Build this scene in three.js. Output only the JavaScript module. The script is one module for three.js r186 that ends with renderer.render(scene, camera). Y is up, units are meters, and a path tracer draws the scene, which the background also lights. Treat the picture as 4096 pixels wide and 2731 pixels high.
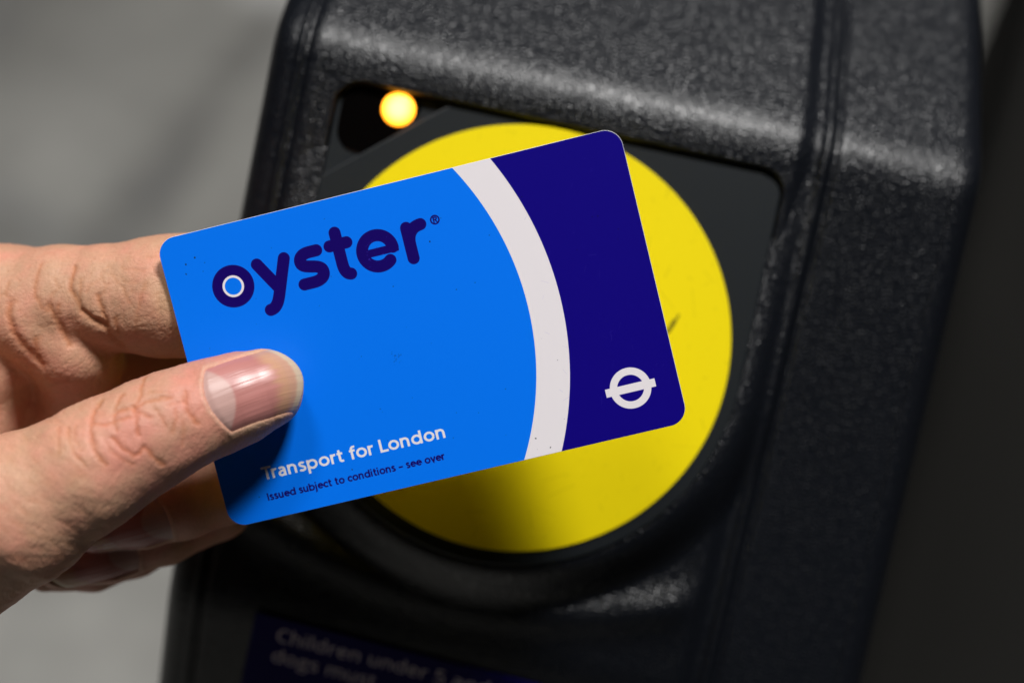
import * as THREE from 'three';
import { ImprovedNoise } from 'three/addons/math/ImprovedNoise.js';
import { RoundedBoxGeometry } from 'three/addons/geometries/RoundedBoxGeometry.js';
import { mergeGeometries } from 'three/addons/utils/BufferGeometryUtils.js';
import { RectAreaLightUniformsLib } from 'three/addons/lights/RectAreaLightUniformsLib.js';

// ---------------------------------------------------------------- frames
// Lengths are in millimetres while building and are turned to metres in mm().
// Reader frame: u across the reader, v up its face, n out of its face; the origin is the middle of the yellow pad.
// Hand frame: the same, rolled by ROLL, with its origin in front of the pad where the card is held.
const scene = new THREE.Scene();
const RAD = Math.PI / 180, ROLL = 12 * RAD, TILT = 44 * RAD;
const GAP = 36, EYE = 320, FOCAL = 7091;
const toWorld = new THREE.Matrix4().makeBasis(
  new THREE.Vector3(1, 0, 0), new THREE.Vector3(0, Math.cos(TILT), -Math.sin(TILT)), new THREE.Vector3(0, Math.sin(TILT), Math.cos(TILT)),
).setPosition(0, 1.0, 0);
const handInReader = new THREE.Matrix4().makeRotationZ(ROLL);
{
  const c = new THREE.Vector3(1.2, 0.7, 0).applyMatrix4(handInReader);
  handInReader.setPosition(-c.x / 1000, -c.y / 1000, GAP / 1000);
}
const handToWorld = toWorld.clone().multiply(handInReader);
// position of a picture point (4096 px wide measure) at height z, in hand-frame millimetres
const at = (px, py, z) => [((px - 2048) * (EYE - z)) / FOCAL, ((1365.5 - py) * (EYE - z)) / FOCAL, z];

// ---------------------------------------------------------------- camera, light, exposure
const camera = new THREE.PerspectiveCamera(2 * Math.atan(1365.5 / FOCAL) / RAD, 1024 / 682, 0.02, 60);
camera.position.set(0, 0, EYE / 1000).applyMatrix4(handToWorld);
camera.quaternion.setFromRotationMatrix(handToWorld);
camera.focus = 0.3165;
camera.userData.fStop = 6.2;
scene.add(camera);
scene.background = new THREE.Color(0.002, 0.002, 0.0022);

const renderer = new THREE.WebGLRenderer({ antialias: true });
renderer.toneMapping = THREE.LinearToneMapping;
renderer.toneMappingExposure = 1;
renderer.shadowMap.enabled = true;
RectAreaLightUniformsLib.init();

const CEILING_LAMPS = [
  // x, y, z, width, length, intensity, name of the lamp for its label
  { at: [0.28, 3.1, -0.2], w: 0.42, l: 0.42, power: 104, label: 'square white ceiling lamp above the right side of the reader' },
  { at: [-0.66, 3.1, -0.06], w: 0.42, l: 0.42, power: 30, label: 'square white ceiling lamp above the left side of the hand' },
];

// ---------------------------------------------------------------- helpers
let seed = 20240611;
const rnd = () => { seed = (seed + 0x6d2b79f5) | 0; let t = Math.imul(seed ^ (seed >>> 15), 1 | seed); t = (t + Math.imul(t ^ (t >>> 7), 61 | t)) ^ t; return ((t ^ (t >>> 14)) >>> 0) / 4294967296; };
const perlin = new ImprovedNoise();
const noise = (x, y, z) => perlin.noise(x, y, z);
const clamp = (x, a = 0, b = 1) => Math.min(b, Math.max(a, x));
const sstep = (a, b, x) => { const t = clamp((x - a) / (b - a)); return t * t * (3 - 2 * t); };
const mix = (a, b, t) => a + (b - a) * t;
const mm = (g) => g.scale(0.001, 0.001, 0.001);
function part(name, geometry, material, parent) {
  const m = new THREE.Mesh(geometry, material);
  m.name = name; m.castShadow = true; m.receiveShadow = true;
  parent.add(m);
  return m;
}
function tag(o, label, category, kind) { o.userData.label = label; if (category) o.userData.category = category; if (kind) o.userData.kind = kind; return o; }
function grid(cols, rows, point, uvScale = 1 / 1000) {   // a smooth sheet of quads, point(i, j) -> [x, y, z, u, v]
  const p = [], uv = [], ix = [];
  for (let j = 0; j < rows; j++) for (let i = 0; i < cols; i++) { const q = point(i, j); p.push(q[0], q[1], q[2]); uv.push(q[3] * uvScale, q[4] * uvScale); }
  for (let j = 0; j + 1 < rows; j++) for (let i = 0; i + 1 < cols; i++) { const a = j * cols + i; ix.push(a, a + 1, a + cols + 1, a, a + cols + 1, a + cols); }
  const g = new THREE.BufferGeometry();
  g.setAttribute('position', new THREE.Float32BufferAttribute(p, 3));
  g.setAttribute('uv', new THREE.Float32BufferAttribute(uv, 2));
  g.setIndex(ix); g.computeVertexNormals();
  return g;
}
function dataTexture(size, value, { srgb = false, repeat } = {}) {   // value(x, y) in 0..1 -> number or [r, g, b]
  const d = new Uint8Array(size * size * 4);
  for (let y = 0; y < size; y++) for (let x = 0; x < size; x++) {
    const v = value(x / size, y / size), o = (y * size + x) * 4, c = Array.isArray(v) ? v : [v, v, v];
    for (let k = 0; k < 3; k++) d[o + k] = Math.round(255 * clamp(c[k]));
    d[o + 3] = 255;
  }
  const t = new THREE.DataTexture(d, size, size);
  t.wrapS = t.wrapT = THREE.RepeatWrapping; t.magFilter = THREE.LinearFilter; t.minFilter = THREE.LinearFilter;
  if (srgb) t.colorSpace = THREE.SRGBColorSpace;
  if (repeat) t.repeat.set(repeat, repeat);
  t.needsUpdate = true;
  return t;
}
// noise that repeats after n cells, so that textures tile
function tileNoise(n, salt) {
  const v = new Float32Array(n * n); for (let i = 0; i < n * n; i++) v[i] = rnd();
  return (x, y) => {
    x = (x * n) % n; y = (y * n) % n; const i = Math.floor(x), j = Math.floor(y), a = x - i, b = y - j, s = a * a * (3 - 2 * a), t = b * b * (3 - 2 * b), i1 = (i + 1) % n, j1 = (j + 1) % n;
    return mix(mix(v[j * n + i], v[j * n + i1], s), mix(v[j1 * n + i], v[j1 * n + i1], s), t);
  };
}
function tileCells(n) {   // distance to the two nearest of n x n jittered points, repeating
  const px = new Float32Array(n * n), py = new Float32Array(n * n);
  for (let i = 0; i < n * n; i++) { px[i] = rnd(); py[i] = rnd(); }
  return (x, y) => {
    x *= n; y *= n; const i = Math.floor(x), j = Math.floor(y); let d1 = 9, d2 = 9;
    for (let b = -1; b <= 1; b++) for (let a = -1; a <= 1; a++) {
      const k = ((j + b + n) % n) * n + ((i + a + n) % n), d = Math.hypot(i + a + px[k] - x, j + b + py[k] - y);
      if (d < d1) { d2 = d1; d1 = d; } else if (d < d2) d2 = d;
    }
    return [d1, d2];
  };
}

// ---------------------------------------------------------------- materials
const M = {};
{
  const c1 = tileCells(54), n1 = tileNoise(40), n2 = tileNoise(150);
  const grain = dataTexture(1024, (x, y) => { const [a, b] = c1((x + 0.006 * n1(y, x)) % 1, y); return 0.62 * sstep(0, 0.55, b - a) + 0.22 * n1(x, y) + 0.16 * n2(x, y); });
  grain.repeat.set(1 / 0.05, 1 / 0.05);
  M.shell = new THREE.MeshPhysicalMaterial({ color: new THREE.Color().setRGB(0.004, 0.005, 0.0076), roughness: 0.34, bumpMap: grain, bumpScale: 0.00013, specularIntensity: 1 });
  M.plate = new THREE.MeshPhysicalMaterial({ color: new THREE.Color().setRGB(0.0075, 0.0098, 0.012), roughness: 0.38 });
  M.dark = new THREE.MeshPhysicalMaterial({ color: new THREE.Color().setRGB(0.0015, 0.0012, 0.0012), roughness: 0.06 });
  M.trim = new THREE.MeshStandardMaterial({ color: new THREE.Color().setRGB(0.02, 0.02, 0.02), roughness: 0.6 });
  M.core = new THREE.MeshPhysicalMaterial({ color: new THREE.Color().setRGB(0.75, 0.76, 0.78), roughness: 0.45 });
}

// ---------------------------------------------------------------- floor
{
  const F = 14, cv = document.createElement('canvas'); cv.width = cv.height = 2048; const x = cv.getContext('2d'), im = x.createImageData(2048, 2048);
  const n = [tileNoise(26), tileNoise(60), tileNoise(190), tileNoise(700)];
  for (let j = 0; j < 2048; j++) for (let i = 0; i < 2048; i++) {
    const u = i / 2048, w = j / 2048, v = 161 + 22 * (n[0](u, w) - 0.5) + 26 * (n[1](u, w) - 0.5) + 14 * (n[2](u, w) - 0.5) + 14 * (n[3](u, w) - 0.5), o = (j * 2048 + i) * 4;
    im.data[o] = v; im.data[o + 1] = v * 0.992; im.data[o + 2] = v * 0.962; im.data[o + 3] = 255;
  }
  x.putImageData(im, 0, 0);
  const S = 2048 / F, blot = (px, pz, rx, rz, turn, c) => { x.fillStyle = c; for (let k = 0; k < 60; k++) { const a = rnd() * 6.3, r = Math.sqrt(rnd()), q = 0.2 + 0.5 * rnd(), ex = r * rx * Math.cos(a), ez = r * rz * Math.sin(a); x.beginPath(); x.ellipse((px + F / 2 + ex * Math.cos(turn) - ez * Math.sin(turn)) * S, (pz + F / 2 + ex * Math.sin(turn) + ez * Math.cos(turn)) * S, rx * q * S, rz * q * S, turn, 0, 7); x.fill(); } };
  // trodden-in stains and one small near-white spot
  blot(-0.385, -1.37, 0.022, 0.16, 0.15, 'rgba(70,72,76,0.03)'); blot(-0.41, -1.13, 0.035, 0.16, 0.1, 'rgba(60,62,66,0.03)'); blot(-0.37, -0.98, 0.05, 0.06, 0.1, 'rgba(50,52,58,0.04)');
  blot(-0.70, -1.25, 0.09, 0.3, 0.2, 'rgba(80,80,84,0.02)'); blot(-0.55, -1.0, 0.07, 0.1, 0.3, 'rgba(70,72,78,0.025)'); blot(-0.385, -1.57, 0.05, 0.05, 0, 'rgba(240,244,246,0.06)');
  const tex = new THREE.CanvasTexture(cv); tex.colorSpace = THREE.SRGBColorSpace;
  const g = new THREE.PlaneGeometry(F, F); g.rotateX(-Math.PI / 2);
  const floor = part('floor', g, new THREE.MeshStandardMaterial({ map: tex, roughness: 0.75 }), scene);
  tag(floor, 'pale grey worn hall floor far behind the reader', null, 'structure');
}

// ---------------------------------------------------------------- ceiling lamps (out of the picture, they light it)
CEILING_LAMPS.forEach((d, i) => {
  const lamp = new THREE.Group(); lamp.name = i ? `ceiling_lamp_${String(i).padStart(3, '0')}` : 'ceiling_lamp';
  lamp.position.set(...d.at); scene.add(lamp);
  tag(lamp, d.label, 'ceiling lamp'); lamp.userData.group = 'lamps above the reader';
  const w = d.w, l = d.l;
  const housing = part('housing', new RoundedBoxGeometry(w + 0.06, 0.08, l + 0.06, 3, 0.012), new THREE.MeshStandardMaterial({ color: 0xd8d8d4, roughness: 0.5 }), lamp);
  housing.position.y = 0.045;
  const diffuser = part('diffuser', new RoundedBoxGeometry(w, 0.012, l, 2, 0.004), new THREE.MeshStandardMaterial({ color: 0xffffff, emissive: new THREE.Color(1, 0.97, 0.93), emissiveIntensity: 2, roughness: 0.6 }), lamp);
  diffuser.position.y = 0;
  const light = new THREE.RectAreaLight(new THREE.Color(1, 0.985, 0.965), d.power, w, l);
  light.name = 'lamp_light'; light.position.set(0, -0.012, 0); light.rotation.x = -Math.PI / 2; lamp.add(light);
});

// ---------------------------------------------------------------- card reader
const reader = new THREE.Group(); reader.name = 'card_reader'; reader.applyMatrix4(toWorld); scene.add(reader);
tag(reader, 'dark grey ticket gate card reader with round yellow touch pad and lit amber indicator', 'card reader');

// how far the shell stands out of the pad's plane along its length
const slopeAt = (v) => 0.118 * (1 - sstep(45, 57.5, v)) - 0.8 * sstep(45, 57.5, v) + 0.44 * (1 - sstep(-72, -60, v));
const LONG = new Float32Array(2401);   // v from -170 to 130 in steps of 0.125
{
  const i0 = Math.round((43 + 170) / 0.125); LONG[i0] = 1.15;
  for (let i = i0 + 1; i < LONG.length; i++) LONG[i] = LONG[i - 1] + 0.125 * slopeAt(-170 + (i - 0.5) * 0.125);
  for (let i = i0 - 1; i >= 0; i--) LONG[i] = LONG[i + 1] - 0.125 * slopeAt(-170 + (i + 0.5) * 0.125);
}
const longAt = (v) => { const x = clamp((v + 170) / 0.125, 0, LONG.length - 1.001), i = Math.floor(x); return mix(LONG[i], LONG[i + 1], x - i); };
const bell = (x, w) => Math.exp(-((x / w) ** 2));
const acrossAt = (u) => -1.2 * bell(u + 53.4, 0.8) + 0.35 * bell(u + 50.6, 1.4) - 2.3 * sstep(46.6, 51.2, u) + 1.15 * bell(u - 53.0, 1.1) - 1.0 * bell(u - 55.0, 0.75) - 0.11 * Math.max(0, u - 55.5);
// outline of the pad plate: straight sides above, half round below
const PR = 45.7, PT = 43.4, PC = 5;
function plateDistance(u, v) {
  if (v < 0) return Math.hypot(u, v) - PR;
  const x = Math.abs(u) - (PR - PC), y = v - (PT - PC);
  return Math.hypot(Math.max(x, 0), Math.max(y, 0)) + Math.min(Math.max(x, y), 0) - PC;
}
{
  // cross-section of the shell: wall, rounded edge, face, rounded edge, wall
  const C = [];
  for (let n = -75; n < -8; n += 4) C.push([-61.2, n, 0]);
  for (let a = 180; a > 90; a -= 6) C.push([-54.7 + 6.5 * Math.cos(a * RAD), -7.4 + 6.5 * Math.sin(a * RAD), 1]);
  for (let u = -54.7; u < 80.2; u += 0.42) C.push([u, null, 1]);
  const e = acrossAt(80.2);
  for (let a = 88; a >= 0; a -= 6) C.push([80.2 + 6.5 * Math.cos(a * RAD), e - 6.5 + 6.5 * Math.sin(a * RAD), 1]);
  for (let n = e - 8; n > -75; n -= 4) C.push([86.7, n, 0]);
  const vs = []; for (let v = -160; v < -75; v += 1.5) vs.push(v); for (let v = -75; v < 70; v += 0.42) vs.push(v); for (let v = 70; v <= 125; v += 1.5) vs.push(v);
  const along = [0]; for (let i = 1; i < C.length; i++) along.push(along[i - 1] + Math.hypot(C[i][0] - C[i - 1][0], (C[i][1] ?? 0) - (C[i - 1][1] ?? 0)));
  const shape = (i, j) => {
    const [u, n0, face] = C[i], v = vs[j]; let n = longAt(v) + (n0 ?? acrossAt(u) * (1 - 0.0 * v));
    if (n0 === null) {
      const w = v - (-56 + 0.0046 * u * u);
      n += 1.9 * bell(w, 4.6) * (1 - sstep(41, 50, u)) * sstep(-54, -46, u);
      const d = plateDistance(u, v);
      if (d < 14) {
        if (n > -0.4) n = mix(-7, n, sstep(-0.9, 0.25, d)) - 0.35 * bell(d - 0.9, 0.9) * 0;
        else n = d < 0 ? mix(-7, -0.5, sstep(-1.2, -0.3, d)) : mix(-0.5, n, sstep(0.2, 11, d));
      }
    }
    return [u, v, n, along[i], v];
  };
  part('shell', mm(grid(C.length, vs.length, shape)), M.shell, reader);
}
function outlineShape() {
  const s = new THREE.Shape(), r = PR - 0.35, t = PT - 0.35, c = PC - 0.3;
  s.moveTo(-r, 0); s.lineTo(-r, 23.5); s.lineTo(-22.6, t); s.lineTo(r - c, t);
  s.absarc(r - c, t - c, c, Math.PI / 2, 0, true); s.lineTo(r, 0); s.absarc(0, 0, r, 0, Math.PI, true);
  return s;
}
{
  const bevel = { bevelEnabled: true, bevelThickness: 0.35, bevelSize: 0.3, bevelSegments: 3, curveSegments: 96 };
  const g = new THREE.ExtrudeGeometry(outlineShape(), { depth: 3, ...bevel }); g.translate(0, 0, -3.35);
  part('pad_plate', mm(g), M.plate, reader);
  // the sunk corner with the indicator window
  const s = new THREE.Shape(); const r = PR - 0.35, t = PT - 0.35, c = PC - 0.3;
  s.moveTo(-r, 22); s.lineTo(-r, t - c); s.absarc(-r + c, t - c, c, Math.PI, Math.PI / 2, true); s.lineTo(-21, t); s.closePath();
  const cg = new THREE.ExtrudeGeometry(s, { depth: 2, bevelEnabled: false, curveSegments: 24 }); cg.translate(0, 0, -3.1);
  const corner = part('corner_panel', mm(cg), M.plate, reader);
  // the dark window in that corner
  const poly = [[-44.3, 41.2], [-42.0, 42.8], [-31.5, 42.8], [-29.2, 41.8], [-29.3, 39.4], [-36.2, 31.4], [-38.6, 29.9], [-42.0, 30.4], [-44.2, 33.2]];
  const ws = new THREE.Shape(new THREE.CatmullRomCurve3(poly.map(([x, y]) => new THREE.Vector3(x, y, 0)), true, 'catmullrom', 0.35).getPoints(90).map((p) => new THREE.Vector2(p.x, p.y)));
  const wg = new THREE.ExtrudeGeometry(ws, { depth: 0.5, bevelEnabled: true, bevelThickness: 0.1, bevelSize: 0.1, bevelSegments: 2 }); wg.translate(0, 0, -1.35);
  part('indicator_window', mm(wg), M.dark, reader);
  // amber lamp: a low dome
  const prof = []; for (let a = 0; a <= 90; a += 7.5) prof.push(new THREE.Vector2(3.45 * Math.cos(a * RAD), 1.1 * Math.sin(a * RAD)));
  const lg = new THREE.LatheGeometry(prof, 48); lg.rotateX(Math.PI / 2);
  // the chip sits behind the middle of the lens, so its rim glows orange and its middle pale
  const hot = new Uint8Array(64 * 4); for (let i = 0; i < 64; i++) { const t = sstep(0.0, 0.9, i / 63); hot[i * 4] = 255; hot[i * 4 + 1] = Math.round(mix(70, 170, t)); hot[i * 4 + 2] = Math.round(mix(2, 44, t * t)); hot[i * 4 + 3] = 255; }
  const hotMap = new THREE.DataTexture(hot, 1, 64); hotMap.magFilter = THREE.LinearFilter; hotMap.needsUpdate = true;
  const lamp = part('indicator_lamp', mm(lg), new THREE.MeshStandardMaterial({ color: 0xffb040, emissive: new THREE.Color(1, 1, 1), emissiveMap: hotMap, emissiveIntensity: 3.2, roughness: 0.4 }), reader);
  lamp.userData.label = 'glowing amber indicator light';
  lamp.position.set(-0.0331, 0.0400, -0.0006);
  const glow = new THREE.PointLight(new THREE.Color(1, 0.35, 0.04), 0.00001); glow.name = 'indicator_light'; glow.position.set(-0.0331, 0.0400, 0.0012); glow.shadow.radius = 0.1; glow.castShadow = true;
  reader.add(glow);
}
{
  // yellow pad: thin printed disc
  const cv = document.createElement('canvas'); cv.width = cv.height = 1024; const x = cv.getContext('2d');
  x.fillStyle = 'rgb(226,205,0)'; x.fillRect(0, 0, 1024, 1024);
  for (let i = 0; i < 900; i++) { x.fillStyle = `rgba(${rnd() < 0.5 ? '120,105,0' : '255,240,60'},${0.02 + 0.05 * rnd()})`; x.beginPath(); x.ellipse(rnd() * 1024, rnd() * 1024, 2 + rnd() * 10, 1 + rnd() * 3, rnd() * 3, 0, 7); x.fill(); }
  const S = 1024 / 87, P = (u, v) => [512 + u * S, 512 - v * S];
  const stroke = (pts, w, col) => { x.strokeStyle = col; x.lineWidth = w * S; x.lineCap = 'round'; x.beginPath(); pts.forEach((p, i) => (i ? x.lineTo(...P(...p)) : x.moveTo(...P(...p)))); x.stroke(); };
  // scuff marks
  stroke([[30.6, 11.2], [30.3, 10.2], [29.7, 9.0]], 0.45, 'rgba(60,54,12,0.6)'); stroke([[30.0, 9.8], [29.7, 8.8], [29.2, 7.6], [28.6, 6.9]], 0.9, 'rgba(60,54,12,0.6)');
  for (let i = 0; i < 70; i++) { const a = rnd() * 6.3, r = 42 * Math.sqrt(rnd()), u = r * Math.cos(a), v = r * Math.sin(a), b = rnd() * 6.3, L = 1 + 5 * rnd(); stroke([[u, v], [u + L * Math.cos(b), v + L * Math.sin(b)]], 0.08 + 0.1 * rnd(), 'rgba(110,95,0,0.22)'); }
  const tex = new THREE.CanvasTexture(cv); tex.colorSpace = THREE.SRGBColorSpace;
  const g = new THREE.CylinderGeometry(42.75, 42.9, 0.5, 160, 1); g.rotateX(Math.PI / 2); g.translate(0, 0, 0.25);
  const p = g.attributes.position, uv = g.attributes.uv; for (let i = 0; i < p.count; i++) uv.setXY(i, 0.5 + p.getX(i) / 87, 0.5 + p.getY(i) / 87);
  const pad = part('touch_pad', mm(g), new THREE.MeshPhysicalMaterial({ map: tex, roughness: 0.5, specularIntensity: 0.4 }), reader);
  pad.userData.label = 'round bright yellow touch pad';
}
{
  // navy notice on the lower face of the shell
  const cv = document.createElement('canvas'); cv.width = 1024; cv.height = 256; const x = cv.getContext('2d');
  x.fillStyle = 'rgb(18,6,92)'; x.fillRect(0, 0, 1024, 256);
  x.fillStyle = 'rgb(236,226,236)'; x.font = '59px sans-serif'; x.textBaseline = 'alphabetic';
  x.fillText('Children under 5 and', 62, 74); x.fillText('dogs must', 62, 142);
  const tex = new THREE.CanvasTexture(cv); tex.colorSpace = THREE.SRGBColorSpace;
  const w = 84, h = 21;
  const g = new RoundedBoxGeometry(w, h, 0.3, 2, 0.12), p = g.attributes.position, uv = g.attributes.uv;
  for (let i = 0; i < p.count; i++) uv.setXY(i, 0.5 + p.getX(i) / w, 0.5 + p.getY(i) / h);
  const k = 0.118 + 0.44, a = Math.atan(k), v0 = -78.0;
  g.rotateZ(-0.055); g.rotateX(a); g.translate(0, v0, longAt(v0) + 0.34);
  const o = part('notice_label', mm(g), new THREE.MeshPhysicalMaterial({ map: tex, roughness: 0.5, specularIntensity: 0.15 }), reader);
  o.userData.label = 'navy notice with white lettering';
}
{
  // plinth that carries the reader, hidden behind it
  const g = new RoundedBoxGeometry(0.1, 0.9, 0.13, 3, 0.01); g.translate(0.012, 0, 0);
  const o = part('pedestal', g, M.trim, reader);
  o.applyMatrix4(toWorld.clone().invert().multiply(new THREE.Matrix4().makeTranslation(0.0, 0.45, -0.045)));
}

// ---------------------------------------------------------------- dark gate cabinet beside the reader
{
  const cab = new THREE.Group(); cab.name = 'gate_cabinet'; cab.position.set(0.1525, 0, -0.28); cab.rotation.y = -0.208; scene.add(cab);
  tag(cab, 'dark blurred gate cabinet below and behind the right edge of the reader', 'cabinet');
  const mat = new THREE.MeshPhysicalMaterial({ color: new THREE.Color().setRGB(0.0048, 0.0046, 0.004), roughness: 0.95, specularIntensity: 0.3 });
  const b = new RoundedBoxGeometry(0.5, 0.86, 0.86, 3, 0.02); b.translate(0.25, 0.43, 0); part('body', b, mat, cab);
  const k = new RoundedBoxGeometry(0.5, 0.036, 0.86, 3, 0.012); k.translate(0.25, 0.881, 0); part('top_panel', k, mat, cab);
}

// ---------------------------------------------------------------- travel card
{
  // place found from the card's four corners
  const w = new THREE.Vector3(0.10075842, -0.07098071, 0.23735891), ang = w.length();
  const pose = new THREE.Matrix4().makeRotationAxis(w.clone().normalize(), ang).setPosition(-0.01628508, 0.00185203, 0.00221303);
  const card = new THREE.Group(); card.name = 'travel_card'; card.applyMatrix4(handToWorld.clone().multiply(pose)); scene.add(card);
  tag(card, 'blue, white and navy plastic travel card held over the yellow pad', 'card');
  const W = 85.6, H = 53.98, R = 3.3;
  const rr = (w, h, r) => { const s = new THREE.Shape(), a = w / 2, b = h / 2; s.moveTo(-a + r, -b); s.lineTo(a - r, -b); s.absarc(a - r, -b + r, r, -Math.PI / 2, 0); s.lineTo(a, b - r); s.absarc(a - r, b - r, r, 0, Math.PI / 2); s.lineTo(-a + r, b); s.absarc(-a + r, b - r, r, Math.PI / 2, Math.PI); s.lineTo(-a, -b + r); s.absarc(-a + r, -b + r, r, Math.PI, Math.PI * 1.5); return s; };
  const core = new THREE.ExtrudeGeometry(rr(W - 0.24, H - 0.24, R - 0.12), { depth: 0.5, bevelEnabled: true, bevelThickness: 0.12, bevelSize: 0.12, bevelSegments: 3, curveSegments: 24 });
  core.translate(0, 0, -0.66);
  part('core', mm(core), M.core, card);
  const face = new THREE.ShapeGeometry(rr(W - 0.1, H - 0.1, R - 0.05), 24);
  const p = face.attributes.position, uv = face.attributes.uv; for (let i = 0; i < p.count; i++) uv.setXY(i, 0.5 + p.getX(i) / W, 0.5 + p.getY(i) / H);
  // the print
  const CW = 2048, CH = Math.round((CW * H) / W), K = CW / W, cv = document.createElement('canvas'); cv.width = CW; cv.height = CH;
  const x = cv.getContext('2d'); x.setTransform(K, 0, 0, -K, CW / 2, CH / 2);
  const BLUE = 'rgb(0,118,248)', NAVY = 'rgb(14,0,124)', WHITE = 'rgb(236,230,234)', INK = 'rgb(20,0,100)';
  x.fillStyle = NAVY; x.fillRect(-50, -30, 100, 60);
  const disc = (cx, cy, r, c) => { x.fillStyle = c; x.beginPath(); x.arc(cx, cy, r, 0, 7); x.fill(); };
  disc(-35.1, 0, 60.8, WHITE); disc(-33.9, 0, 53.6, BLUE);
  // word mark, drawn as round-ended strokes
  x.strokeStyle = INK; x.lineCap = 'round'; x.lineJoin = 'round'; x.lineWidth = 2.16;
  disc(-31.1, 15.78, 3.84, INK); disc(-31.1, 15.78, 1.97, WHITE); disc(-31.1, 15.78, 1.54, BLUE);
  const line = (f) => { x.beginPath(); f(x); x.stroke(); };
  line((c) => { c.moveTo(-25.95, 18.55); c.lineTo(-23.15, 13.7); });
  line((c) => { c.moveTo(-20.9, 18.5); c.lineTo(-23.0, 13.2); c.bezierCurveTo(-23.6, 11.6, -24.2, 10.1, -25.55, 10.05); });
  line((c) => { c.moveTo(-14.85, 18.5); c.lineTo(-16.2, 18.5); c.bezierCurveTo(-17.5, 18.5, -18.2, 17.9, -18.2, 17.15); c.bezierCurveTo(-18.2, 15.4, -14.5, 16.4, -14.5, 14.45); c.bezierCurveTo(-14.5, 13.5, -15.6, 13.05, -16.7, 13.05); c.lineTo(-18.45, 13.05); });
  line((c) => { c.moveTo(-10.85, 20.75); c.lineTo(-10.85, 15.0); c.bezierCurveTo(-10.85, 13.9, -10.5, 13.1, -9.75, 12.98); });
  line((c) => { c.moveTo(-12.35, 18.6); c.lineTo(-9.2, 18.6); });
  line((c) => { c.arc(-4.1, 15.8, 2.8, 0.02, -0.86, false); });
  x.lineWidth = 1.42; x.lineCap = 'butt'; line((c) => { c.moveTo(-6.6, 15.62); c.lineTo(-0.75, 15.62); });
  x.lineCap = 'round'; x.lineWidth = 0.5; line((c) => { c.moveTo(-0.56, 15.18); c.lineTo(-0.5, 15.8); });
  x.lineWidth = 2.16;
  line((c) => { c.moveTo(1.86, 18.55); c.lineTo(1.86, 13.0); });
  line((c) => { c.moveTo(1.86, 15.6); c.bezierCurveTo(1.9, 17.2, 2.7, 18.5, 4.5, 18.6); });
  x.lineWidth = 0.26; line((c) => c.arc(7.22, 18.75, 0.74, 0, 7));
  x.lineWidth = 0.22; x.lineJoin = 'miter'; line((c) => { c.moveTo(6.98, 18.3); c.lineTo(6.98, 19.18); c.lineTo(7.3, 19.18); c.bezierCurveTo(7.62, 19.15, 7.62, 18.8, 7.3, 18.77); c.lineTo(7.0, 18.77); c.moveTo(7.25, 18.76); c.lineTo(7.52, 18.3); });
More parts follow.
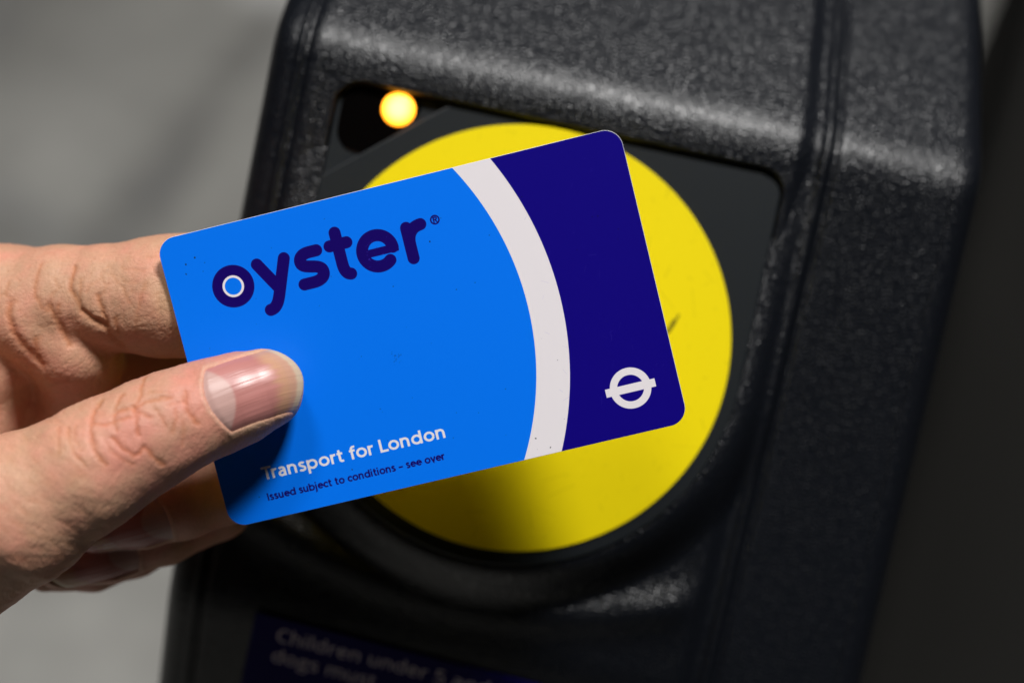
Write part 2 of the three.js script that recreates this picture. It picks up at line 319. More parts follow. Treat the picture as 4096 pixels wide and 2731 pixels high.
  // even-stroke lettering; capitals are 1 high
  const G = {
    T: [0.68, (c) => { c.moveTo(0, 0.915); c.lineTo(0.7, 0.915); c.moveTo(0.35, 0.915); c.lineTo(0.35, 0); }],
    r: [0.46, (c) => { c.moveTo(0.085, 0); c.lineTo(0.085, 0.74); c.moveTo(0.085, 0.4); c.bezierCurveTo(0.09, 0.6, 0.2, 0.68, 0.38, 0.645); }],
    a: [0.68, (c) => { c.moveTo(0.1, 0.6); c.bezierCurveTo(0.22, 0.7, 0.46, 0.71, 0.46, 0.45); c.lineTo(0.46, 0); c.moveTo(0.46, 0.41); c.bezierCurveTo(0.2, 0.43, 0.085, 0.34, 0.085, 0.22); c.bezierCurveTo(0.085, 0.04, 0.36, 0.02, 0.46, 0.2); }],
    n: [0.78, (c) => { c.moveTo(0.085, 0); c.lineTo(0.085, 0.74); c.moveTo(0.085, 0.4); c.bezierCurveTo(0.09, 0.58, 0.19, 0.665, 0.32, 0.665); c.bezierCurveTo(0.46, 0.665, 0.545, 0.58, 0.545, 0.42); c.lineTo(0.545, 0); }],
    s: [0.6, (c) => { c.moveTo(0.42, 0.6); c.bezierCurveTo(0.32, 0.7, 0.1, 0.7, 0.1, 0.545); c.bezierCurveTo(0.1, 0.37, 0.43, 0.41, 0.43, 0.215); c.bezierCurveTo(0.43, 0.04, 0.18, 0.04, 0.06, 0.14); }],
    p: [0.85, (c) => { c.moveTo(0.085, 0.74); c.lineTo(0.085, -0.3); c.moveTo(0.665, 0.375); c.arc(0.375, 0.375, 0.29, 0, 7); }],
    b: [0.85, (c) => { c.moveTo(0.085, 1); c.lineTo(0.085, 0); c.moveTo(0.665, 0.375); c.arc(0.375, 0.375, 0.29, 0, 7); }],
    d: [0.88, (c) => { c.moveTo(0.665, 1); c.lineTo(0.665, 0); c.moveTo(0.665, 0.375); c.arc(0.375, 0.375, 0.29, 0, 7); }],
    o: [0.84, (c) => { c.moveTo(0.665, 0.375); c.arc(0.375, 0.375, 0.29, 0, 7); }],
    t: [0.54, (c) => { c.moveTo(0.19, 0.94); c.lineTo(0.19, 0.22); c.bezierCurveTo(0.19, 0.06, 0.32, 0.07, 0.43, 0.1); c.moveTo(0.02, 0.665); c.lineTo(0.42, 0.665); }],
    f: [0.46, (c) => { c.moveTo(0.44, 0.93); c.bezierCurveTo(0.24, 0.98, 0.17, 0.88, 0.17, 0.72); c.lineTo(0.17, 0); c.moveTo(0.0, 0.665); c.lineTo(0.4, 0.665); }],
    L: [0.62, (c) => { c.moveTo(0.085, 1); c.lineTo(0.085, 0.085); c.lineTo(0.58, 0.085); }],
    I: [0.32, (c) => { c.moveTo(0.085, 1); c.lineTo(0.085, 0); }],
    u: [0.78, (c) => { c.moveTo(0.545, 0.74); c.lineTo(0.545, 0); c.moveTo(0.545, 0.34); c.bezierCurveTo(0.54, 0.16, 0.44, 0.085, 0.31, 0.085); c.bezierCurveTo(0.17, 0.085, 0.085, 0.17, 0.085, 0.33); c.lineTo(0.085, 0.74); }],
    e: [0.78, (c) => { c.moveTo(0.1, 0.4); c.lineTo(0.64, 0.4); c.moveTo(0.64, 0.4); c.arc(0.365, 0.375, 0.28, 0.08, -0.75, false); }],
    j: [0.34, (c) => { c.moveTo(0.1, 0.74); c.lineTo(0.1, -0.1); c.bezierCurveTo(0.1, -0.22, 0.02, -0.25, -0.06, -0.24); c.moveTo(0.1, 0.86); c.lineTo(0.1, 1.02); }],
    i: [0.32, (c) => { c.moveTo(0.085, 0.74); c.lineTo(0.085, 0); c.moveTo(0.085, 0.86); c.lineTo(0.085, 1.02); }],
    c: [0.66, (c) => { c.moveTo(0.56, 0.6); c.arc(0.365, 0.375, 0.285, 0.85, -0.85, false); }],
    v: [0.66, (c) => { c.moveTo(0.02, 0.74); c.lineTo(0.29, 0.06); c.lineTo(0.56, 0.74); }],
    '–': [0.66, (c) => { c.moveTo(0, 0.36); c.lineTo(0.56, 0.36); }], ' ': [0.36, () => {}],
  };
  function write(text, x0, x1, base, cap, weight, colour) {
    let total = 0; for (const ch of text) total += G[ch][0];
    const sx = (x1 - x0) / (total - 0.15); let pen = 0;
    x.strokeStyle = colour; x.lineCap = 'butt'; x.lineJoin = 'miter';
    for (const ch of text) { x.save(); x.translate(x0 + pen * sx, base); x.scale(sx, cap); x.lineWidth = weight; x.beginPath(); G[ch][1](x); x.stroke(); x.restore(); pen += G[ch][0]; }
  }
  write('Transport for London', -34.72, -0.37, -19.74, 2.4, 0.172, WHITE);
  write('Issued subject to conditions – see over', -34.8, -1.55, -23.58, 1.38, 0.2, INK);
  // roundel
  x.strokeStyle = WHITE; x.lineWidth = 1.34; line((c) => c.arc(34.09, -18.65, 3.05, 0, 7)); x.fillStyle = WHITE; x.fillRect(29.55, -19.4, 9.07, 1.5);
  // handling marks
  const speck = (u, v, r, c) => { x.fillStyle = c; x.beginPath(); x.ellipse(u, v, r, r * (0.5 + 0.6 * rnd()), rnd() * 3, 0, 7); x.fill(); };
  for (let i = 0; i < 55; i++) speck(-42 + 84 * rnd(), -26 + 52 * rnd(), 0.05 + 0.07 * rnd(), `rgba(25,30,40,${0.25 + 0.4 * rnd()})`);
  for (let i = 0; i < 24; i++) speck(-5.4 + 1.6 * (rnd() - 0.5), -3.6 + 2.6 * (rnd() - 0.5), 0.05 + 0.1 * rnd(), `rgba(10,30,80,${0.1 + 0.2 * rnd()})`);
  for (const [u, v] of [[5.4, 15.2], [-38.5, 21.6], [-36.6, 22.4], [-38.9, 19.9], [15.4, -23.6], [17.6, -25.8], [-18.4, -21.5]]) speck(u, v, 0.16, 'rgba(30,30,36,0.8)');
  for (let i = 0; i < 40; i++) { const u = 22 + 20 * rnd(), v = -26 + 52 * rnd(), b = rnd() * 6.3, L = 0.3 + 1.4 * rnd(); x.strokeStyle = `rgba(110,100,200,${0.1 + 0.2 * rnd()})`; x.lineWidth = 0.05; line((c) => { c.moveTo(u, v); c.lineTo(u + L * Math.cos(b), v + L * Math.sin(b)); }); }
  for (let i = 0; i < 30; i++) { const u = -4 + 4.5 * (rnd() - 0.5), v = 15.8 + 5 * (rnd() - 0.5); speck(u, v, 0.05 + 0.08 * rnd(), `rgba(70,60,190,${0.2 + 0.3 * rnd()})`); }
  const tex = new THREE.CanvasTexture(cv); tex.colorSpace = THREE.SRGBColorSpace;
  part('printed_face', mm(face), new THREE.MeshPhysicalMaterial({ map: tex, roughness: 0.45, specularIntensity: 0.4 }), card);
}

// ---------------------------------------------------------------- hand
// Bones as tapered capsules; [x px, y px, radius px, z mm] in the picture's 4096-wide measure
const chain = (pts) => { const b = []; const q = pts.map(([x, y, r, z]) => [...at(x, y, z), (r * (EYE - z)) / FOCAL]); for (let i = 0; i + 1 < q.length; i++) b.push([...q[i], ...q[i + 1]]); return b; };
const THUMB = chain([[1047, 1559, 165, 6.1], [940, 1598, 178, 7.2], [818, 1640, 188, 8.2], [690, 1690, 202, 9.6], [575, 1750, 216, 10.6], [440, 1822, 230, 11.6], [331, 1890, 246, 12.2], [70, 2038, 300, 11], [-261, 2194, 370, 4]]);
const INDEX = chain([[1230, 1165, 165, -8.6], [1000, 1170, 200, -10.4], [760, 1182, 238, -12.2], [640, 1186, 236, -12.6], [450, 1190, 206, -13], [250, 1200, 212, -15], [0, 1236, 254, -19], [-450, 1340, 350, -27]]);
const FOLD = chain([[120, 1260, 208, -14.5], [285, 1385, 182, -16], [330, 1540, 190, -29]]);
const BACK = chain([[-100, 1640, 300, -40], [450, 1600, 225, -32], [820, 1600, 195, -27], [1000, 1760, 170, -23]]);
const WEB = chain([[-60, 1420, 210, -18.5], [-62, 1560, 236, -29], [-62, 1710, 276, -41]]);
const RIDGE = chain([[350, 1400, 66, -19], [230, 1640, 84, -27]]);
const PALM = chain([[-500, 1500, 480, -48], [150, 1640, 330, -52], [-700, 1900, 460, -30]]);
const MIDDLE = chain([[372, 2112, 98, -12], [560, 2062, 128, -13.5], [740, 2005, 146, -15.5], [1010, 1900, 168, -20], [420, 1760, 190, -34], [-200, 1720, 240, -42]]);
const RING = chain([[232, 2262, 92, -18], [430, 2206, 124, -19.5], [640, 2120, 140, -22], [860, 2010, 150, -27], [300, 1850, 170, -40], [-200, 1800, 220, -42]]);
const LITTLE = chain([[178, 2294, 74, -25], [370, 2248, 114, -27], [540, 2185, 120, -29], [700, 2080, 130, -34], [200, 1950, 150, -43], [-200, 1860, 190, -42]]);
const ARM = chain([[-500, 1700, 560, -22], [-1400, 2050, 620, -24], [-2600, 2500, 640, -26]]);
const smin = (a, b, k) => { const h = Math.max(k - Math.abs(a - b), 0) / k; return Math.min(a, b) - h * h * k * 0.25; };
function chainDistance(ch, x, y, z, k) {
  let d = 1e9;
  for (let i = 0; i < ch.length; i++) {
    const b = ch[i], ax = b[4] - b[0], ay = b[5] - b[1], az = b[6] - b[2], px = x - b[0], py = y - b[1], pz = z - b[2];
    const t = clamp((px * ax + py * ay + pz * az) / (ax * ax + ay * ay + az * az)), dx = px - ax * t, dy = py - ay * t, dz = pz - az * t;
    const e = Math.sqrt(dx * dx + dy * dy + dz * dz) - (b[3] + (b[7] - b[3]) * t);
    d = i ? smin(d, e, k) : e;
  }
  return d;
}
// the card's plane, against which the finger pads press
const CARD_N = [-0.05825, -0.10794, 0.99245], CARD_P = [-16.285, 1.852, 2.213];
const overCard = (x, y, z) => CARD_N[0] * (x - CARD_P[0]) + CARD_N[1] * (y - CARD_P[1]) + CARD_N[2] * (z - CARD_P[2]);
let whichPart = 0;
function handDistance(x, y, z) {
  const c = overCard(x, y, z);
  let th = chainDistance(THUMB, x, y, z, 2.2);
  th = -smin(-th, c - 0.03 + Math.max(0, -56 - x) * 0.9, 0.9);
  let ix = chainDistance(INDEX, x, y, z, 2.2);
  ix = -smin(-ix, -(c + 0.72) + Math.max(0, -64 - x) * 0.9, 1.2);
  let rest = smin(ix, chainDistance(FOLD, x, y, z, 2), 1.1);
  rest = smin(rest, chainDistance(BACK, x, y, z, 2), 0.8);
  rest = smin(rest, chainDistance(WEB, x, y, z, 3), 1.3);
  rest = smin(rest, chainDistance(PALM, x, y, z, 3), 4);
  rest = smin(rest, chainDistance(RIDGE, x, y, z, 1), 4);
  const mi = chainDistance(MIDDLE, x, y, z, 1.5), ri = chainDistance(RING, x, y, z, 1.5), li = chainDistance(LITTLE, x, y, z, 1.5);
  let low = smin(smin(mi, ri, 0.7), li, 0.7);
  const all = smin(rest, low, 0.8), arm = chainDistance(ARM, x, y, z, 6);
  whichPart = th < all ? 0 : rest < low ? 1 : mi < Math.min(ri, li) ? 2 : ri < li ? 3 : 4;
  return smin(smin(th, all, 1.0 + 3 * sstep(-84, -100, x)), arm, 5);
}
// surface nets over a grid, skipping blocks far from the skin
function surfaceNets(f, lo, hi, h) {
  const n = [0, 1, 2].map((k) => Math.ceil((hi[k] - lo[k]) / h) + 1), [nx, ny, nz] = n, D = new Float32Array(nx * ny * nz), B = 8, reach = h * B * 0.9;
  for (let bz = 0; bz < nz; bz += B) for (let by = 0; by < ny; by += B) for (let bx = 0; bx < nx; bx += B) {
    const c = f(lo[0] + (bx + B / 2) * h, lo[1] + (by + B / 2) * h, lo[2] + (bz + B / 2) * h), far = Math.abs(c) > reach * 1.15;
    for (let z = bz; z < Math.min(bz + B, nz); z++) for (let y = by; y < Math.min(by + B, ny); y++) for (let x = bx; x < Math.min(bx + B, nx); x++) {
      const edge = x === 0 || y === 0 || z === 0 || x === nx - 1 || y === ny - 1 || z === nz - 1;
      D[(z * ny + y) * nx + x] = edge ? Math.max(0.01, c) : far ? c : f(lo[0] + x * h, lo[1] + y * h, lo[2] + z * h);
    }
  }
  const id = new Int32Array(nx * ny * nz).fill(-1), P = [], I = [], sx = 1, sy = nx, sz = nx * ny, corner = [0, sx, sy, sx + sy, sz, sz + sx, sz + sy, sz + sx + sy];
  const E = []; for (let a = 0; a < 8; a++) for (const b of [1, 2, 4]) if (!(a & b)) E.push([a, a | b]);
  for (let z = 0; z + 1 < nz; z++) for (let y = 0; y + 1 < ny; y++) for (let x = 0; x + 1 < nx; x++) {
    const o = (z * ny + y) * nx + x; let m = 0; for (let k = 0; k < 8; k++) if (D[o + corner[k]] < 0) m |= 1 << k;
    if (m === 0 || m === 255) continue;
    let cx = 0, cy = 0, cz = 0, c = 0;
    for (const [a, b] of E) if (((m >> a) & 1) !== ((m >> b) & 1)) { const da = D[o + corner[a]], db = D[o + corner[b]], t = da / (da - db); cx += (a & 1) + ((b & 1) - (a & 1)) * t; cy += ((a >> 1) & 1) + (((b >> 1) & 1) - ((a >> 1) & 1)) * t; cz += ((a >> 2) & 1) + (((b >> 2) & 1) - ((a >> 2) & 1)) * t; c++; }
    id[o] = P.length / 3; P.push(lo[0] + (x + cx / c) * h, lo[1] + (y + cy / c) * h, lo[2] + (z + cz / c) * h);
  }
  const quad = (a, b, c, d, flip) => { if (a < 0 || b < 0 || c < 0 || d < 0) return; flip ? I.push(a, c, b, a, d, c) : I.push(a, b, c, a, c, d); };
  for (let z = 1; z + 1 < nz; z++) for (let y = 1; y + 1 < ny; y++) for (let x = 1; x + 1 < nx; x++) {
    const o = (z * ny + y) * nx + x, s = D[o] < 0;
    if (s !== D[o + sx] < 0) quad(id[o - sy - sz], id[o - sz], id[o], id[o - sy], !s);
    if (s !== D[o + sy] < 0) quad(id[o - sx - sz], id[o - sx], id[o], id[o - sz], !s);
    if (s !== D[o + sz] < 0) quad(id[o - sx - sy], id[o - sy], id[o], id[o - sx], !s);
  }
  return { P, I };
}
function gradient(f, x, y, z, e = 0.08) { const a = f(x + e, y, z) - f(x - e, y, z), b = f(x, y + e, z) - f(x, y - e, z), c = f(x, y, z + e) - f(x, y, z - e), l = Math.hypot(a, b, c) || 1; return [a / l, b / l, c / l]; }

// nails: a base point, the finger's direction and the way the nail faces
const norm = (v) => { const l = Math.hypot(...v); return v.map((x) => x / l); }, cross = (a, b) => [a[1] * b[2] - a[2] * b[1], a[2] * b[0] - a[0] * b[2], a[0] * b[1] - a[1] * b[0]], dot = (a, b) => a[0] * b[0] + a[1] * b[1] + a[2] * b[2];
function nailFrame(base, tip, face, width, curves) {
  const O = at(...base), T = at(...tip), ax = T.map((v, i) => v - O[i]), L = Math.hypot(...ax), A = norm(ax), F0 = norm(face), Q = norm(cross(F0, A)), N = norm(cross(A, Q));
  return { O, A, Q, N, L, w: width, ...curves };
}
const NAILS = [
  { part: 0, ...nailFrame([828.5, 1617.8, 14.6], [1206, 1466, 10.8], [-0.03, 0.2, 0.98], 6.0, { back: 2.0, front: 3.6 }) },
  { part: 2, ...nailFrame([660, 2080, -6.5], [318, 2172, -9], [-0.1, -0.1, 0.98], 4.4, { back: 1.5, front: 3.0 }) },
  { part: 3, ...nailFrame([530, 2205, -12.5], [182, 2296, -15], [-0.1, -0.15, 0.98], 4.5, { back: 1.5, front: 3.0 }) },
];
const nailAt = (nl, x, y, z) => { const d = [x - nl.O[0], y - nl.O[1], z - nl.O[2]]; return [dot(d, nl.A), dot(d, nl.Q) / nl.w]; };
// signed distance (mm, rough) inside the nail's outline: negative inside
const nailEdge = (nl, a, q) => Math.max(nl.back * q * q - a, a - (nl.L - nl.front * q * q), (Math.abs(q) - 1) * nl.w);

// folds and lines of the skin: [depth, width mm, points in crop measure]
const CR = (ox, oy, s, deep, list) => list.map(([depth, width, z, pts]) => ({ depth: depth * deep, width: width * 1.05, pts: pts.map(([x, y]) => at(ox + x * s, oy + y * s, z)) }));
const THUMB_LINES = CR(0, 1300, 0.3826, 0.72, [
  [0.34, 0.42, 20, [[1010, 790], [960, 880], [945, 1000], [960, 1130], [1000, 1270], [1060, 1380], [1130, 1450]]],
  [0.22, 0.36, 19, [[1425, 540], [1430, 620], [1450, 740], [1380, 850]]],
  [0.30, 0.4, 20, [[1190, 900], [1300, 880], [1380, 860], [1500, 800], [1600, 765], [1750, 760]]],
  [0.26, 0.36, 20, [[1380, 870], [1420, 950], [1420, 1050], [1440, 1150]]],
  [0.2, 0.34, 20, [[1390, 890], [1500, 940], [1560, 975]]],
  [0.2, 0.36, 20, [[1230, 740], [1180, 850], [1180, 1000], [1220, 1100]]],
  [0.2, 0.34, 20, [[980, 1030], [1100, 1035], [1200, 1000], [1380, 955]]],
  [0.28, 0.42, 20, [[1200, 1180], [1300, 1290], [1420, 1360], [1500, 1290]]],
  [0.24, 0.4, 20, [[1520, 1280], [1620, 1400], [1680, 1470]]],
  [0.24, 0.4, 19, [[1900, 700], [1930, 850], [1980, 960], [2060, 1040]]],
  [0.14, 0.34, 19, [[1590, 850], [1680, 960], [1740, 1060]]],
  [0.14, 0.34, 19, [[1740, 830], [1800, 810], [1910, 810]]],
  [0.14, 0.34, 19, [[1820, 860], [1830, 980], [1800, 1120]]],
  [0.14, 0.36, 20, [[600, 1080], [620, 1200], [650, 1320]]],
  [0.16, 0.36, 20, [[700, 1070], [740, 1200], [840, 1360], [930, 1450]]],
  [0.12, 0.34, 20, [[780, 1050], [800, 1180], [880, 1310]]],
  [0.12, 0.34, 20, [[1110, 1180], [1170, 1300], [1290, 1400], [1400, 1450]]],
  [0.10, 0.3, 19, [[1900, 1000], [1910, 1120], [1890, 1260]]],
  [0.10, 0.3, 19, [[1540, 700], [1640, 690], [1760, 710]]],
]);
const INDEX_LINES = CR(0, 900, 0.3826, 0.4, [
  [0.3, 0.5, -4, [[380, 400], [350, 560], [350, 720], [420, 850], [490, 900]]],
  [0.75, 0.7, -4, [[500, 830], [560, 980], [620, 1110], [680, 1250]]],
  [0.5, 0.5, -3, [[740, 440], [715, 560], [720, 690], [800, 800], [850, 900], [960, 985], [1080, 1060]]],
  [1.0, 0.7, -4, [[850, 900], [960, 985], [1080, 1060], [1130, 1150], [1220, 1270]]],
  [0.26, 0.4, -2, [[810, 560], [810, 700], [810, 830]]],
  [0.6, 0.5, -2, [[1000, 740], [1050, 870], [1080, 1000], [1090, 1060]]],
  [0.35, 0.45, -3, [[1200, 980], [1210, 1130]]],
  [0.2, 0.4, -1, [[1520, 600], [1470, 730], [1420, 950], [1380, 1120]]],
  [0.2, 0.36, -1, [[1270, 650], [1310, 740], [1340, 810]]],
  [0.9, 0.8, -6, [[110, 830], [100, 950], [130, 1080], [190, 1200], [300, 1350], [400, 1480]]],
  [0.22, 0.4, -6, [[0, 730], [100, 750], [190, 800]]],
  [0.3, 0.45, -4, [[600, 830], [600, 930]]],
  [0.25, 0.45, -5, [[60, 600], [40, 720]]],
  [0.18, 0.36, -2, [[530, 560], [580, 660], [500, 720], [490, 860]]],
  [0.16, 0.34, -1, [[1020, 480], [1000, 560], [900, 620], [870, 690]]],
  [0.16, 0.34, -1, [[1030, 560], [1090, 640], [1060, 700], [1000, 740]]],
  [0.16, 0.34, -1, [[1130, 500], [1200, 590], [1270, 650]]],
  [0.14, 0.32, -1, [[1230, 440], [1370, 455], [1500, 490]]],
  [0.14, 0.32, -1, [[1240, 550], [1330, 600], [1420, 600]]],
  [0.14, 0.32, -1, [[1500, 320], [1580, 330], [1650, 310]]],
  [0.12, 0.32, -1, [[1640, 700], [1650, 900], [1640, 1120]]],
  [0.15, 0.4, -4, [[600, 995], [720, 990], [860, 960]]],
  [0.2, 0.5, -8, [[190, 1180], [170, 1100], [180, 1020]]],
  [0.4, 0.7, -8, [[400, 1200], [390, 1330], [420, 1450]]],
]);
function lineDistance(pts, x, y) {
  let best = 1e9;
  for (let i = 0; i + 1 < pts.length; i++) { const a = pts[i], b = pts[i + 1], dx = b[0] - a[0], dy = b[1] - a[1], t = clamp(((x - a[0]) * dx + (y - a[1]) * dy) / (dx * dx + dy * dy)), e = Math.hypot(x - a[0] - dx * t, y - a[1] - dy * t); if (e < best) best = e; }
  return best;
}
for (const l of [...THUMB_LINES, ...INDEX_LINES]) { const xs = l.pts.map((p) => p[0]), ys = l.pts.map((p) => p[1]), r = l.width * 3.2; l.box = [Math.min(...xs) - r, Math.max(...xs) + r, Math.min(...ys) - r, Math.max(...ys) + r]; }

const hand = new THREE.Group(); hand.name = 'hand'; hand.applyMatrix4(handToWorld); scene.add(hand);
tag(hand, 'bare left hand pinching the travel card between thumb and bent index finger', 'hand');
{
  const { P, I } = surfaceNets(handDistance, [-132, -64, -58], [-32, 30, 30], 0.31);
  const n = P.length / 3, col = new Float32Array(n * 3), uv = new Float32Array(n * 2);
  // the skin's own measuring plane for its fine grain, turned away from the palm
  const e1 = norm([0.93, -0.12, -0.34]), e2 = norm(cross([0.3, 0.36, 0.88], e1));
  for (let i = 0; i < n; i++) {
    let x = P[i * 3], y = P[i * 3 + 1], z = P[i * 3 + 2];
    for (let k = 0; k < 2; k++) { const d = handDistance(x, y, z), g = gradient(handDistance, x, y, z); if (Math.abs(d) < 0.6) { x -= g[0] * d; y -= g[1] * d; z -= g[2] * d; } }
    const g = gradient(handDistance, x, y, z, 0.15); handDistance(x, y, z); const pt = whichPart;
    let out = 0, crease = 0, dry = 0;
    const lines = pt === 0 ? THUMB_LINES : pt === 1 ? INDEX_LINES : [];
    if (g[2] > 0.05) {
      const wx = x + 0.35 * noise(x * 0.9, y * 0.9, z * 0.9), wy = y + 0.35 * noise(x * 0.9 + 9, y * 0.9, z * 0.9), face = sstep(0.05, 0.3, g[2]);
      for (const l of lines) {
        if (wx < l.box[0] || wx > l.box[1] || wy < l.box[2] || wy > l.box[3]) continue;
        const e = lineDistance(l.pts, wx, wy), b = bell(e, l.width) * face;
        out -= l.depth * b; crease = Math.max(crease, b * Math.min(1, l.depth / 0.15));
      }
    }
    // slow swells and fine wrinkling
    out += 0.22 * noise(x * 0.22, y * 0.22, z * 0.22) + 0.03 * noise(x * 1.1, y * 1.1, z * 1.1);
    if (pt === 0) { const a = (x + 60) * 0.9 + (y + 20) * -0.43; out += 0.05 * noise(a * 1.9, y * 0.5 + x * 0.2, z * 0.4) * sstep(-46, -52, x); }
    if (pt === 0 && x < -64) { const w = x * 0.55 + y * 0.83, t = x * 0.83 - y * 0.55, f = sstep(-64, -72, x); out += f * (0.055 * noise(w * 1.15, t * 0.3, z * 0.25) + 0.035 * noise(w * 2.1 + 5, t * 0.5, z * 0.4)); crease = Math.max(crease, f * 0.28 * Math.max(0, -noise(w * 1.15, t * 0.3, z * 0.25) * 2)); }
    // the net of fine lines that skin is divided by
    {
      const a1 = Math.abs(noise(x * 0.42 + 2, y * 0.62, z * 0.5)), a2 = Math.abs(noise(x * 0.85 + y * 0.3, y * 0.75 + 4, z * 0.8)), a3 = Math.abs(noise(x * 1.35 - y * 0.5, y * 1.3, z * 1.3 + 8));
      const net = Math.max(0, 1 - a1 / 0.05), net2 = Math.max(0, 1 - a2 / 0.08), net3 = Math.max(0, 1 - a3 / 0.12), part1 = pt === 1 ? 1 : 0.35;
      out -= part1 * (0.075 * net + 0.055 * net2 + 0.04 * net3); crease = Math.max(crease, part1 * (0.3 * net + 0.22 * net2 + 0.14 * net3));
    }
    // bed and folds of the nails
    for (const nl of NAILS) if (nl.part === pt && dot(g, nl.N) > 0.1) {
      const [a, q] = nailAt(nl, x, y, z), e = nailEdge(nl, a, q), tip = sstep(nl.L * 0.75, nl.L * 0.95, a);
      out -= 0.5 * (1 - sstep(-0.35, 0.1, e)); out += (0.09 + 0.06 * noise(x * 0.9, y * 0.9, 4)) * bell(e - 0.5, 0.5) * (1 - tip);
      dry = Math.max(dry, bell(e - 0.35, 0.35) * (0.5 + 0.5 * noise(x * 2.2, y * 2.2, z * 2.2)));
    }
    P[i * 3] = x + g[0] * out; P[i * 3 + 1] = y + g[1] * out; P[i * 3 + 2] = z + g[2] * out;
    uv[i * 2] = (x * e1[0] + y * e1[1] + z * e1[2]) / 30; uv[i * 2 + 1] = (x * e2[0] + y * e2[1] + z * e2[2]) / 30;
    // skin tone: tan, redder over joints and fingertips, mottled
    const m1 = noise(x * 0.16 + 3, y * 0.16, z * 0.16), m2 = noise(x * 0.5, y * 0.5 + 7, z * 0.5), m3 = noise(x * 1.9, y * 1.9, z * 1.9 + 5);
    const knuckle = pt === 0 ? bell(Math.hypot(x + 63, y + 17), 8) : 0, tipRed = pt === 0 ? bell(Math.hypot(x + 53, y + 7), 7) : pt > 1 ? 0.5 : 0, pressed = pt === 1 ? bell(Math.hypot((x + 60) * 1.4, (y - 9) * 0.7), 4.5) : 0;
    const red = clamp(0.24 + 0.75 * knuckle + 0.6 * tipRed + 0.5 * m1 + 0.3 * m2 - 0.5 * pressed), light = 1 + 0.10 * m1 + 0.07 * m2 + 0.10 * m3;
    let r = mix(0.55, 0.54, red) * light, gg = mix(0.312, 0.224, red) * light, b = mix(0.2, 0.162, red) * light;
    r *= 1 - 0.14 * crease; gg *= 1 - 0.30 * crease; b *= 1 - 0.44 * crease;
    r = mix(r, 0.66, 0.5 * dry); gg = mix(gg, 0.50, 0.5 * dry); b = mix(b, 0.36, 0.5 * dry);
    if (pressed > 0.02) { r = mix(r, 0.60, 0.6 * pressed); gg = mix(gg, 0.43, 0.6 * pressed); b = mix(b, 0.24, 0.6 * pressed); }
    col[i * 3] = r; col[i * 3 + 1] = gg; col[i * 3 + 2] = b;
  }
  const geo = new THREE.BufferGeometry();
  geo.setAttribute('position', new THREE.Float32BufferAttribute(P, 3)); geo.setAttribute('color', new THREE.BufferAttribute(col, 3)); geo.setAttribute('uv', new THREE.BufferAttribute(uv, 2));
  geo.setIndex(I); geo.computeVertexNormals();
  const c1 = tileCells(44), c2 = tileCells(90), n1 = tileNoise(12), n2 = tileNoise(60);
  const pores = dataTexture(1024, (x, y) => { const wx = (x + 0.02 * n1(x, y)) % 1, wy = (y + 0.02 * n1(y, x)) % 1, [a, b] = c1(wx, wy), [c, d] = c2(wx, wy); return 0.5 * sstep(0, 0.35, b - a) + 0.28 * sstep(0, 0.4, d - c) + 0.22 * n2(x, y); });
  const skin = new THREE.MeshPhysicalMaterial({ vertexColors: true, color: 0xffffff, roughness: 0.5, bumpMap: pores, bumpScale: 0.000045, specularIntensity: 0.65, sheen: 0.3, sheenColor: new THREE.Color(0.9, 0.3, 0.14), sheenRoughness: 0.7 });
  part('skin', mm(geo), skin, hand);
  console.log('hand', n, I.length / 3);
}
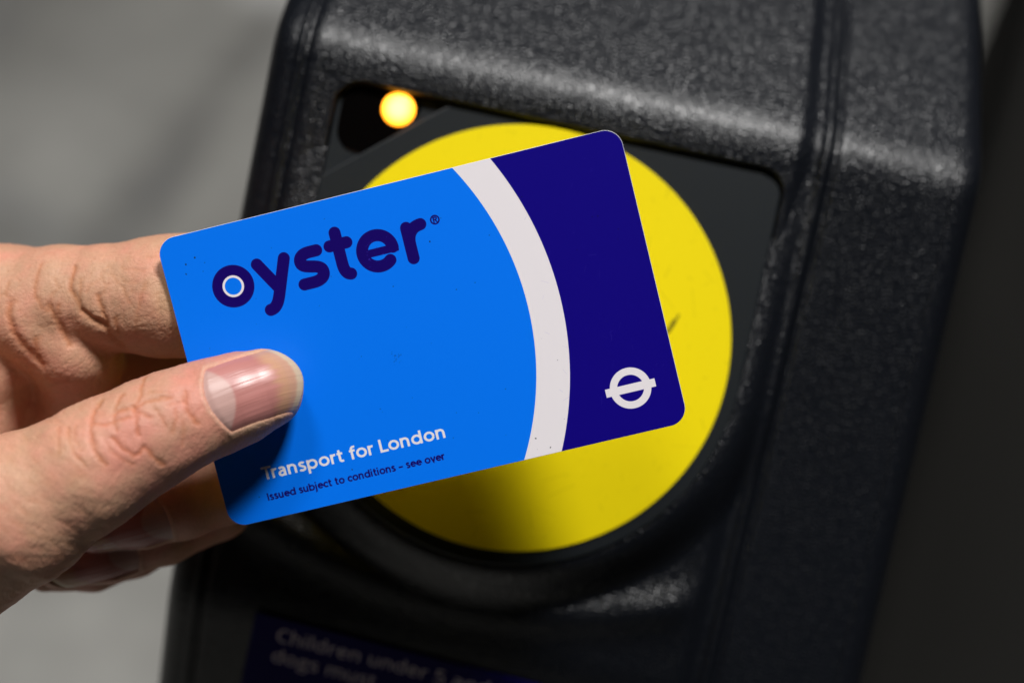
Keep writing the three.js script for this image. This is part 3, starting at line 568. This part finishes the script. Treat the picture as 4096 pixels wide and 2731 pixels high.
// nail plates laid on their fingers; the bump holds the ridges that run along a nail
const nailRidges = (() => { const a = tileNoise(64), b = tileNoise(22), c = tileNoise(9); return dataTexture(512, (x, y) => 0.5 * a((x * 0.04) % 1, y) + 0.35 * b((x * 0.12) % 1, y) + 0.15 * c(x, y)); })();
nailRidges.repeat.set(1, 0.5);
const nailPlate = new THREE.MeshPhysicalMaterial({ vertexColors: true, roughness: 0.34, bumpMap: nailRidges, bumpScale: 0.00005, side: THREE.DoubleSide });
NAILS.forEach((nl, k) => {
  const NA = 60, NQ = 36, pts = [], cols = [], uvs = [];
  const surf = (a, q) => {   // walk inward along the nail's facing until the finger's surface is met
    const bx = nl.O[0] + nl.A[0] * a + nl.Q[0] * q * nl.w, by = nl.O[1] + nl.A[1] * a + nl.Q[1] * q * nl.w, bz = nl.O[2] + nl.A[2] * a + nl.Q[2] * q * nl.w;
    let t = 7; for (let i = 0; i < 60; i++) { const d = handDistance(bx + nl.N[0] * t, by + nl.N[1] * t, bz + nl.N[2] * t); if (Math.abs(d) < 0.004) break; t -= d * 0.85; if (t < -9) break; }
    return [bx, by, bz, t];
  };
  for (let side = 0; side < 2; side++) for (let j = 0; j <= NQ; j++) for (let i = 0; i <= NA; i++) {
    const q = -1 + (2 * j) / NQ, s = i / NA, a0 = nl.back * q * q - 0.35, a1 = nl.L - nl.front * q * q, a = mix(a0, a1, s);
    const E = nl.L - 2.3 - nl.front * 0.55 * q * q, qq = q * 1.01, [bx, by, bz, t0] = surf(clamp(a, -0.4, E), qq), over = Math.max(0, a - E), fall = over > 0 ? clamp((t0 - surf(E - 0.7, qq)[3]) / 0.7, -0.75, 0) : 0;
    const rim = Math.min(1, (1 - Math.abs(q)) * 5), root = sstep(0, 0.09, s);
    let lift = -0.34 + 0.36 * Math.sqrt(rim) * (0.2 + 0.8 * root) + 0.05 * noise(q * 15, s * 1.3, 7 + k) * root + 0.022 * noise(q * 38, s * 1.5, 3) + fall * over - 0.12 * over * over;
    if (side) lift -= 0.45;
    const ex = over, t = t0 + lift;
    pts.push(bx + nl.N[0] * t + nl.A[0] * ex * 0.98, by + nl.N[1] * t + nl.A[1] * ex * 0.98, bz + nl.N[2] * t + nl.A[2] * ex * 0.98);
    const along = a / nl.L, streak = noise(q * 9, along * 2.2, k * 5), n2 = noise(q * 30, along * 1.2, 9 + k);
    let c = [0.435 + 0.06 * streak, 0.178 + 0.03 * streak, 0.158 + 0.03 * streak];
    const lun = 1 - sstep(-0.25, 0.25, a - (nl.L * 0.275 - nl.back * 1.7 * q * q)), far = sstep(-1.2, 1.4, a - (nl.L * 0.72 - 2.2 * q * q + 1.2 * streak)), free = sstep(-0.3, 0.3, a - (nl.L * (0.925 + 0.012 * streak) - nl.front * 0.95 * q * q));
    const blend = (to, f) => { c = c.map((v, m) => mix(v, to[m], f)); };
    blend([0.50, 0.31, 0.275], 0.95 * lun); blend([0.50, 0.285, 0.16], 0.8 * far); blend([0.54, 0.43, 0.265], 0.85 * free);
    cols.push(...c.map((v) => v * (1 + 0.05 * n2))); uvs.push(s, q);
  }
  const W1 = NA + 1, per = W1 * (NQ + 1), ix = [];
  for (let j = 0; j < NQ; j++) for (let i = 0; i < NA; i++) { const a = j * W1 + i; ix.push(a, a + 1, a + W1 + 1, a, a + W1 + 1, a + W1); const b = a + per; ix.push(b, b + W1 + 1, b + 1, b, b + W1, b + W1 + 1); }
  const rimRun = []; for (let i = 0; i <= NA; i++) rimRun.push(i); for (let j = 1; j <= NQ; j++) rimRun.push(j * W1 + NA); for (let i = NA - 1; i >= 0; i--) rimRun.push(NQ * W1 + i); for (let j = NQ - 1; j > 0; j--) rimRun.push(j * W1);
  for (let i = 0; i < rimRun.length; i++) { const a = rimRun[i], b = rimRun[(i + 1) % rimRun.length]; ix.push(a, a + per, b + per, a, b + per, b); }
  const g = new THREE.BufferGeometry();
  g.setAttribute('position', new THREE.Float32BufferAttribute(pts, 3)); g.setAttribute('color', new THREE.Float32BufferAttribute(cols, 3)); g.setAttribute('uv', new THREE.Float32BufferAttribute(uvs, 2));
  g.setIndex(ix); g.computeVertexNormals();
  const o = part('fingernail', mm(g), nailPlate, hand);
  if (!k) o.userData.label = 'pink thumbnail with pale half-moon and worn white tip';
});

renderer.render(scene, camera);
